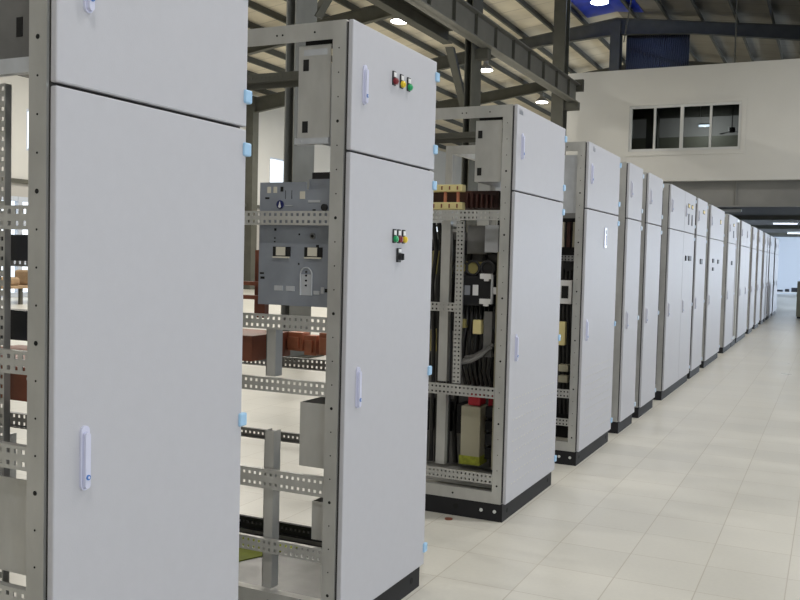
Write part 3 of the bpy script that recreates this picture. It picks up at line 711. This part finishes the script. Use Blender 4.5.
MB().box(-1.909, -1.781, 4.876, 5.004, .272, .322).build('capacitor_base', 'greenyellow', cp)
MB().rbox(-1.87, -1.79, 4.89, 4.99, .612, .68, .012).build('terminal_cap', 'red_cap', cp)
MB().box(-1.78, -1.70, 5.0, 5.04, .55, .67).build('busbar', 'red_cap', r)
MB().box(-2.40, XO, 5.25, 5.26, .17, 1.62).build('mounting_plate', 'zinc_dark', r)
b = MB()
for zz, h, xs_ in ((1.48, .09, (-2.25, -2.12)), (1.02, .12, (-2.3, -2.2, -2.1)), (.4, .18, (-2.28, -2.15, -2.02))):
    for xx in xs_: MB().rbox(xx, xx+.08, 5.10, 5.249, zz, zz+h, .004).build('relay', 'black_paint', r)
for k in range(5):
    MB().tube([(-2.3+.12*k, 5.2, .2), (-2.3+.12*k, 5.15, .5), (-2.22+.1*k, 5.18, .9), (-2.2+.1*k, 5.2, 1.5)], .016).build('cable', 'cable_black', r)
for k in range(4):
    MB().rbox(-1.78+.0*k, -1.70, 4.95, 5.1, .30+.08*k, .365+.08*k, .004).build('relay', 'black_paint', r)
MB().box(-2.5, XO, 4.82, 5.7, .168, .171).build('bottom_plate', 'zinc', r)
# ---- cabinet 4
c = cabinet(6.38, 7.42, 'wide grey cabinet, fourth from camera, with a blue meter strip on its lower door', closed=False)
r = c['root']; du, dl = c['doors']
b = MB(); b.box(FX, FX+.0015, 6.50, 6.53, 2.245, 2.28).box(FX, FX+.0015, 6.535, 6.56, 2.245, 2.27); b.build('badge', 'grey_label', du)
b = MB(); b.rbox(FX, FX+.008, 6.93, 7.0, 1.565, 1.72, .003, 1); b.box(FX+.008, FX+.0095, 6.965, 6.985, 1.67, 1.70, 0).box(FX+.008, FX+.0095, 6.965, 6.985, 1.585, 1.66, 2)
b.build('meter_strip', ['grey_label', 'handle_lilac', 'navy'], dl)
b = MB()
for row in range(9):
    for k in range(16):
        yy = 6.47+k*.055+(row % 2)*.026; zz = .2+row*.06
        b.box(FX, FX+.0012, yy, yy+.018, zz, zz+.006)
vn = b.build('vent_slots', 'paint_edge', dl); vn['kind'] = 'stuff'
MB().box(-2.3, XO, 6.40, 6.404, 1.80, 2.21).build('compartment_box', 'zinc_pale', r)
y = 6.382
perf(r, XI, XO, y, 1.46, 1.5, 'zinc_dark'); perf(r, XI, XO, y, .48, .54); perf(r, XI, XO, y, .28, .33)
MB().box(-2.4, XO, 6.75, 6.76, .17, 1.78).build('mounting_plate', 'black_paint', r)
for k in range(3): MB().box(-1.82+.045*k, -1.795+.045*k, 6.5, 6.53, 1.56, 1.74).build('busbar', ('cream_plastic', 'busbar_brown', 'can_grey')[k], r)
m_ = MB().rbox(-1.80, -1.71, 6.45, 6.6, 1.15, 1.32, .005).build('contactor', 'white', r)
MB().box(-1.785, -1.735, 6.446, 6.45, 1.19, 1.28).build('plate_label', 'hole_and_shade', m_)
MB().cyl((-1.74, 6.45, 1.42), (-1.74, 6.6, 1.42), .035).build('current_transformer', 'black', r)
MB().rbox(-1.80, -1.75, 6.45, 6.5, .85, 1.02, .004).build('capacitor', 'insulator', r)
for zz in (.58, .66): MB().rbox(-1.79, -1.72, 6.45, 6.55, zz, zz+.05, .004).build('terminal_block', 'can_grey', r)
for k in range(4): MB().tube([(-1.80+.03*k, 6.56, 1.5), (-1.81+.03*k, 6.5, 1.1), (-1.80+.03*k, 6.52, .7), (-1.79+.03*k, 6.55, .34)], .012).build('cable', 'cable_black', r)
# ---- the rest of the row
rest = [
 (7.73, 8.32, None, 'plain', 'narrow plain grey cabinet, fifth from camera, right after the one with blue meter strip'),
 (8.62, 9.36, None, 'plain', 'narrow plain grey cabinet, sixth from camera, just before the first double-door one'),
 (9.87, 11.72, (9.87, 10.86, 11.72), 'dbl', 'double-door grey cabinet, seventh from camera, yellow labels and black meters on its right doors'),
 (11.93, 12.86, None, 'lab', 'grey cabinet, eighth from camera, one yellow label and one black meter'),
 (13.28, 14.93, None, 'three', 'wide grey cabinet, ninth from camera, with three small black meters'),
 (15.66, 16.82, None, 'lab', 'grey cabinet, tenth from camera, next to the one with open front'),
 (16.90, 17.62, None, 'open', 'cabinet with its doors off and beige gear plate showing, eleventh from camera'),
 (17.80, 19.86, (17.80, 18.85, 19.86), 'far', 'double-door grey cabinet right after the open-fronted one'),
 (20.35, 21.50, None, 'far', 'grey cabinet, sixth from the far end of the row'),
 (21.95, 23.20, None, 'far', 'grey cabinet, fifth from the far end of the row'),
 (23.75, 24.75, None, 'far', 'grey cabinet, fourth from the far end of the row'),
 (24.80, 25.50, None, 'far', 'slim grey cabinet, third from the far end of the row'),
 (25.75, 27.60, None, 'far', 'grey cabinet, last but one at the far end of the row'),
 (27.95, 29.75, (27.95, 28.95, 29.75), 'far', 'last cabinet at the far end of the row'),
]
warp = lambda y: y+.03+(.0006+.00004*y)*y*y
for (ya, yb, split, kind, lab) in rest:
    ya, yb = warp(ya), warp(yb)-(.22 if kind == 'far' else 0); split = [min(warp(q), yb) for q in split] if split else None
    dd = [(split[0], split[1]-.002), (split[1]+.002, split[2])] if split else None
    far = kind == 'far'
    c = cabinet(ya, yb, lab, near=False, doors=dd if kind != 'open' else [(ya+.001, ya+.09)], hsub=kind != 'open', opened=kind == 'open')
    D = c['doors']
    def blk(d, y, z, w, h, m='black'):
        MB().rbox(FX, FX+.012, y-w/2, y+w/2, z-h/2, z+h/2, .003).build('meter', m, d)
    def lbl(d, y, z, w=.1, h=.05):
        b = MB(); b.box(FX, FX+.004, y-w/2, y+w/2, z-h/2, z+h/2, 0); b.box(FX+.004, FX+.006, y-w/2+.01, y+w/2-.01, z-h/2+.008, z+h/2-.008, 1)
        b.build('door_label', ['black', 'yellow'], d)
    if kind == 'dbl':
        a_, b_ = split[1]+.32, split[1]+.60
        lbl(D[2], a_, 2.15, .13); lbl(D[2], b_, 2.15, .13)
        blk(D[2], a_, 1.99, .045, .13, 'grey_label'); blk(D[2], b_, 1.99, .045, .13, 'grey_label')
        blk(D[3], a_-.1, 1.53, .13, .06); blk(D[3], b_-.08, 1.53, .2, .06)
    if kind == 'lab':
        lbl(D[0], ya+(yb-ya)*.62, 2.15, .18); blk(D[1], ya+(yb-ya)*.5, 1.50, .2, .07)
        if ya > 15: blk(D[0], ya+(yb-ya)*.6, 1.99, .12, .12, 'grey_label')
    if kind == 'three':
        lbl(D[0], ya+1.2, 2.11, .14, .07); blk(D[1], ya+.42, 1.52, .16, .06); blk(D[1], ya+1.05, 1.51, .16, .06); blk(D[1], ya+.42, 1.40, .16, .05)
    if kind == 'open':
        r = c['root']
        pl = MB().box(-1.75, -1.74, ya+.1, yb-.06, .17, 1.75).build('mounting_plate', 'insulator', r)
        MB().box(-1.75, -1.70, ya+.1, yb-.06, 1.85, 2.2).build('control_box', 'navy_paint', r)
        for zz, hh in ((1.5, .18), (1.25, .12), (1.02, .06), (.55, .08), (.35, .1)): MB().rbox(-1.74, -1.66, ya+.2, yb-.2, zz, zz+hh, .005).build('switch', 'black', pl)

for o_ in list(col.objects):
    if o_.get('category') == 'switchgear cabinet':
        yy = o_.location.y; o_.location.y += -.004 if yy < 2.2 else .016 if yy < 4 else .03 if yy < 6 else .02 if yy < 7.5 else 0
        o_.scale.z = 1.012 if yy > 2.2 else 1.007
        if 2.2 < yy < 6:
            for ch in o_.children:
                nm_ = ch.name.split('.')[0]
                if nm_ in ('support_post', 'cable_tray'): ch.location.x -= .028
                elif nm_ in ('circuit_breaker', 'copper_bar', 'busbar_block', 'compartment_box', 'cross_rail'): ch.location.x -= .013 if yy < 4 else .008
                elif nm_ in ('busbar_insulator', 'busbar', 'stud', 'relay_box', 'current_transformer', 'contactor', 'terminal_block', 'mounting_bracket', 'cable', 'capacitor', 'relay'): ch.location.x -= .026
# ------------------------------------------------------------------ odds and ends
tag(MB().cyl((-1.905, 4.70, 0), (-1.905, 4.70, .006), .022, seg=18).build('floor_drain', 'copper_dark'), 'small dark round drain cover on the floor by the third cabinet plinth', 'drain')
# grey cabinet block at the far right edge
t = thing('low_cabinet', 'low olive grey cabinet at the right picture edge beyond the opening', 'cabinet', (-.55, 28.6, 0))
MB().box(-.93, -.1, 28.4, 28.9, .06, 1.07).build('body', 'box_olive', t); MB().box(-.91, -.12, 28.42, 28.88, 0, .06).build('plinth', 'black_paint', t)
MB().box(-.90, -.52, 28.388, 28.4, .10, 1.04).build('door', 'box_olive', t); MB().box(-.50, -.13, 28.388, 28.4, .10, 1.04).build('door', 'box_olive', t)
# far work table with dark parts
t = thing('work_table', 'low white table standing before the far bluish wall', 'table', (-2.1, 50, 0))
MB().box(-2.75, -1.55, 49.7, 50.4, .17, .22).build('tabletop', 'white', t)
for xx in (-2.7, -1.64):
    for yy in (49.73, 50.32): MB().box(xx, xx+.05, yy, yy+.05, 0, .17).build('leg', 'steel', t)
for (xa, h, w_, lb) in ((-2.6, .10, .3, 'dark flat part lying at left on the low white table'), (-2.2, .14, .2, 'dark part lying mid way on the low white table'), (-1.9, .22, .3, 'tallest dark part at right on the low white table')):
    tag(MB().rbox(xa, xa+w_, 49.85, 50.2, .22, .22+h, .02).build('machine_part', 'navy_paint'), lb, 'part')
# table and packages by the left wall
t = thing('work_bench', 'long wooden bench near the pale glazed door', 'bench', (-19.6, 17.2, 0))
MB().box(-20.3, -19.0, 15.4, 18.6, .42, .48).build('bench_top', 'wood', t)
for yy in (15.5, 17, 18.4):
    for xx in (-20.2, -19.15): MB().box(xx, xx+.08, yy, yy+.08, 0, .42).build('leg', 'steel', t)
for k, (yy, h, lb) in enumerate(((15.9, .35, 'tan package at the near end of the wooden bench'), (16.7, .22, 'low tan package in the middle of the wooden bench'), (17.6, .4, 'tallest tan package on the wooden bench, toward its far end'))):
    tag(MB().rbox(-20.0, -19.4, yy, yy+.6, .48, .48+h, .06).build('package', 'wood'), lb, 'package')

# ------------------------------------------------------------------ view
vs = sc.view_settings; vs.view_transform = 'Standard'; vs.look = 'None'; vs.gamma = 1; vs.exposure = -0.81; vs.use_curve_mapping = False
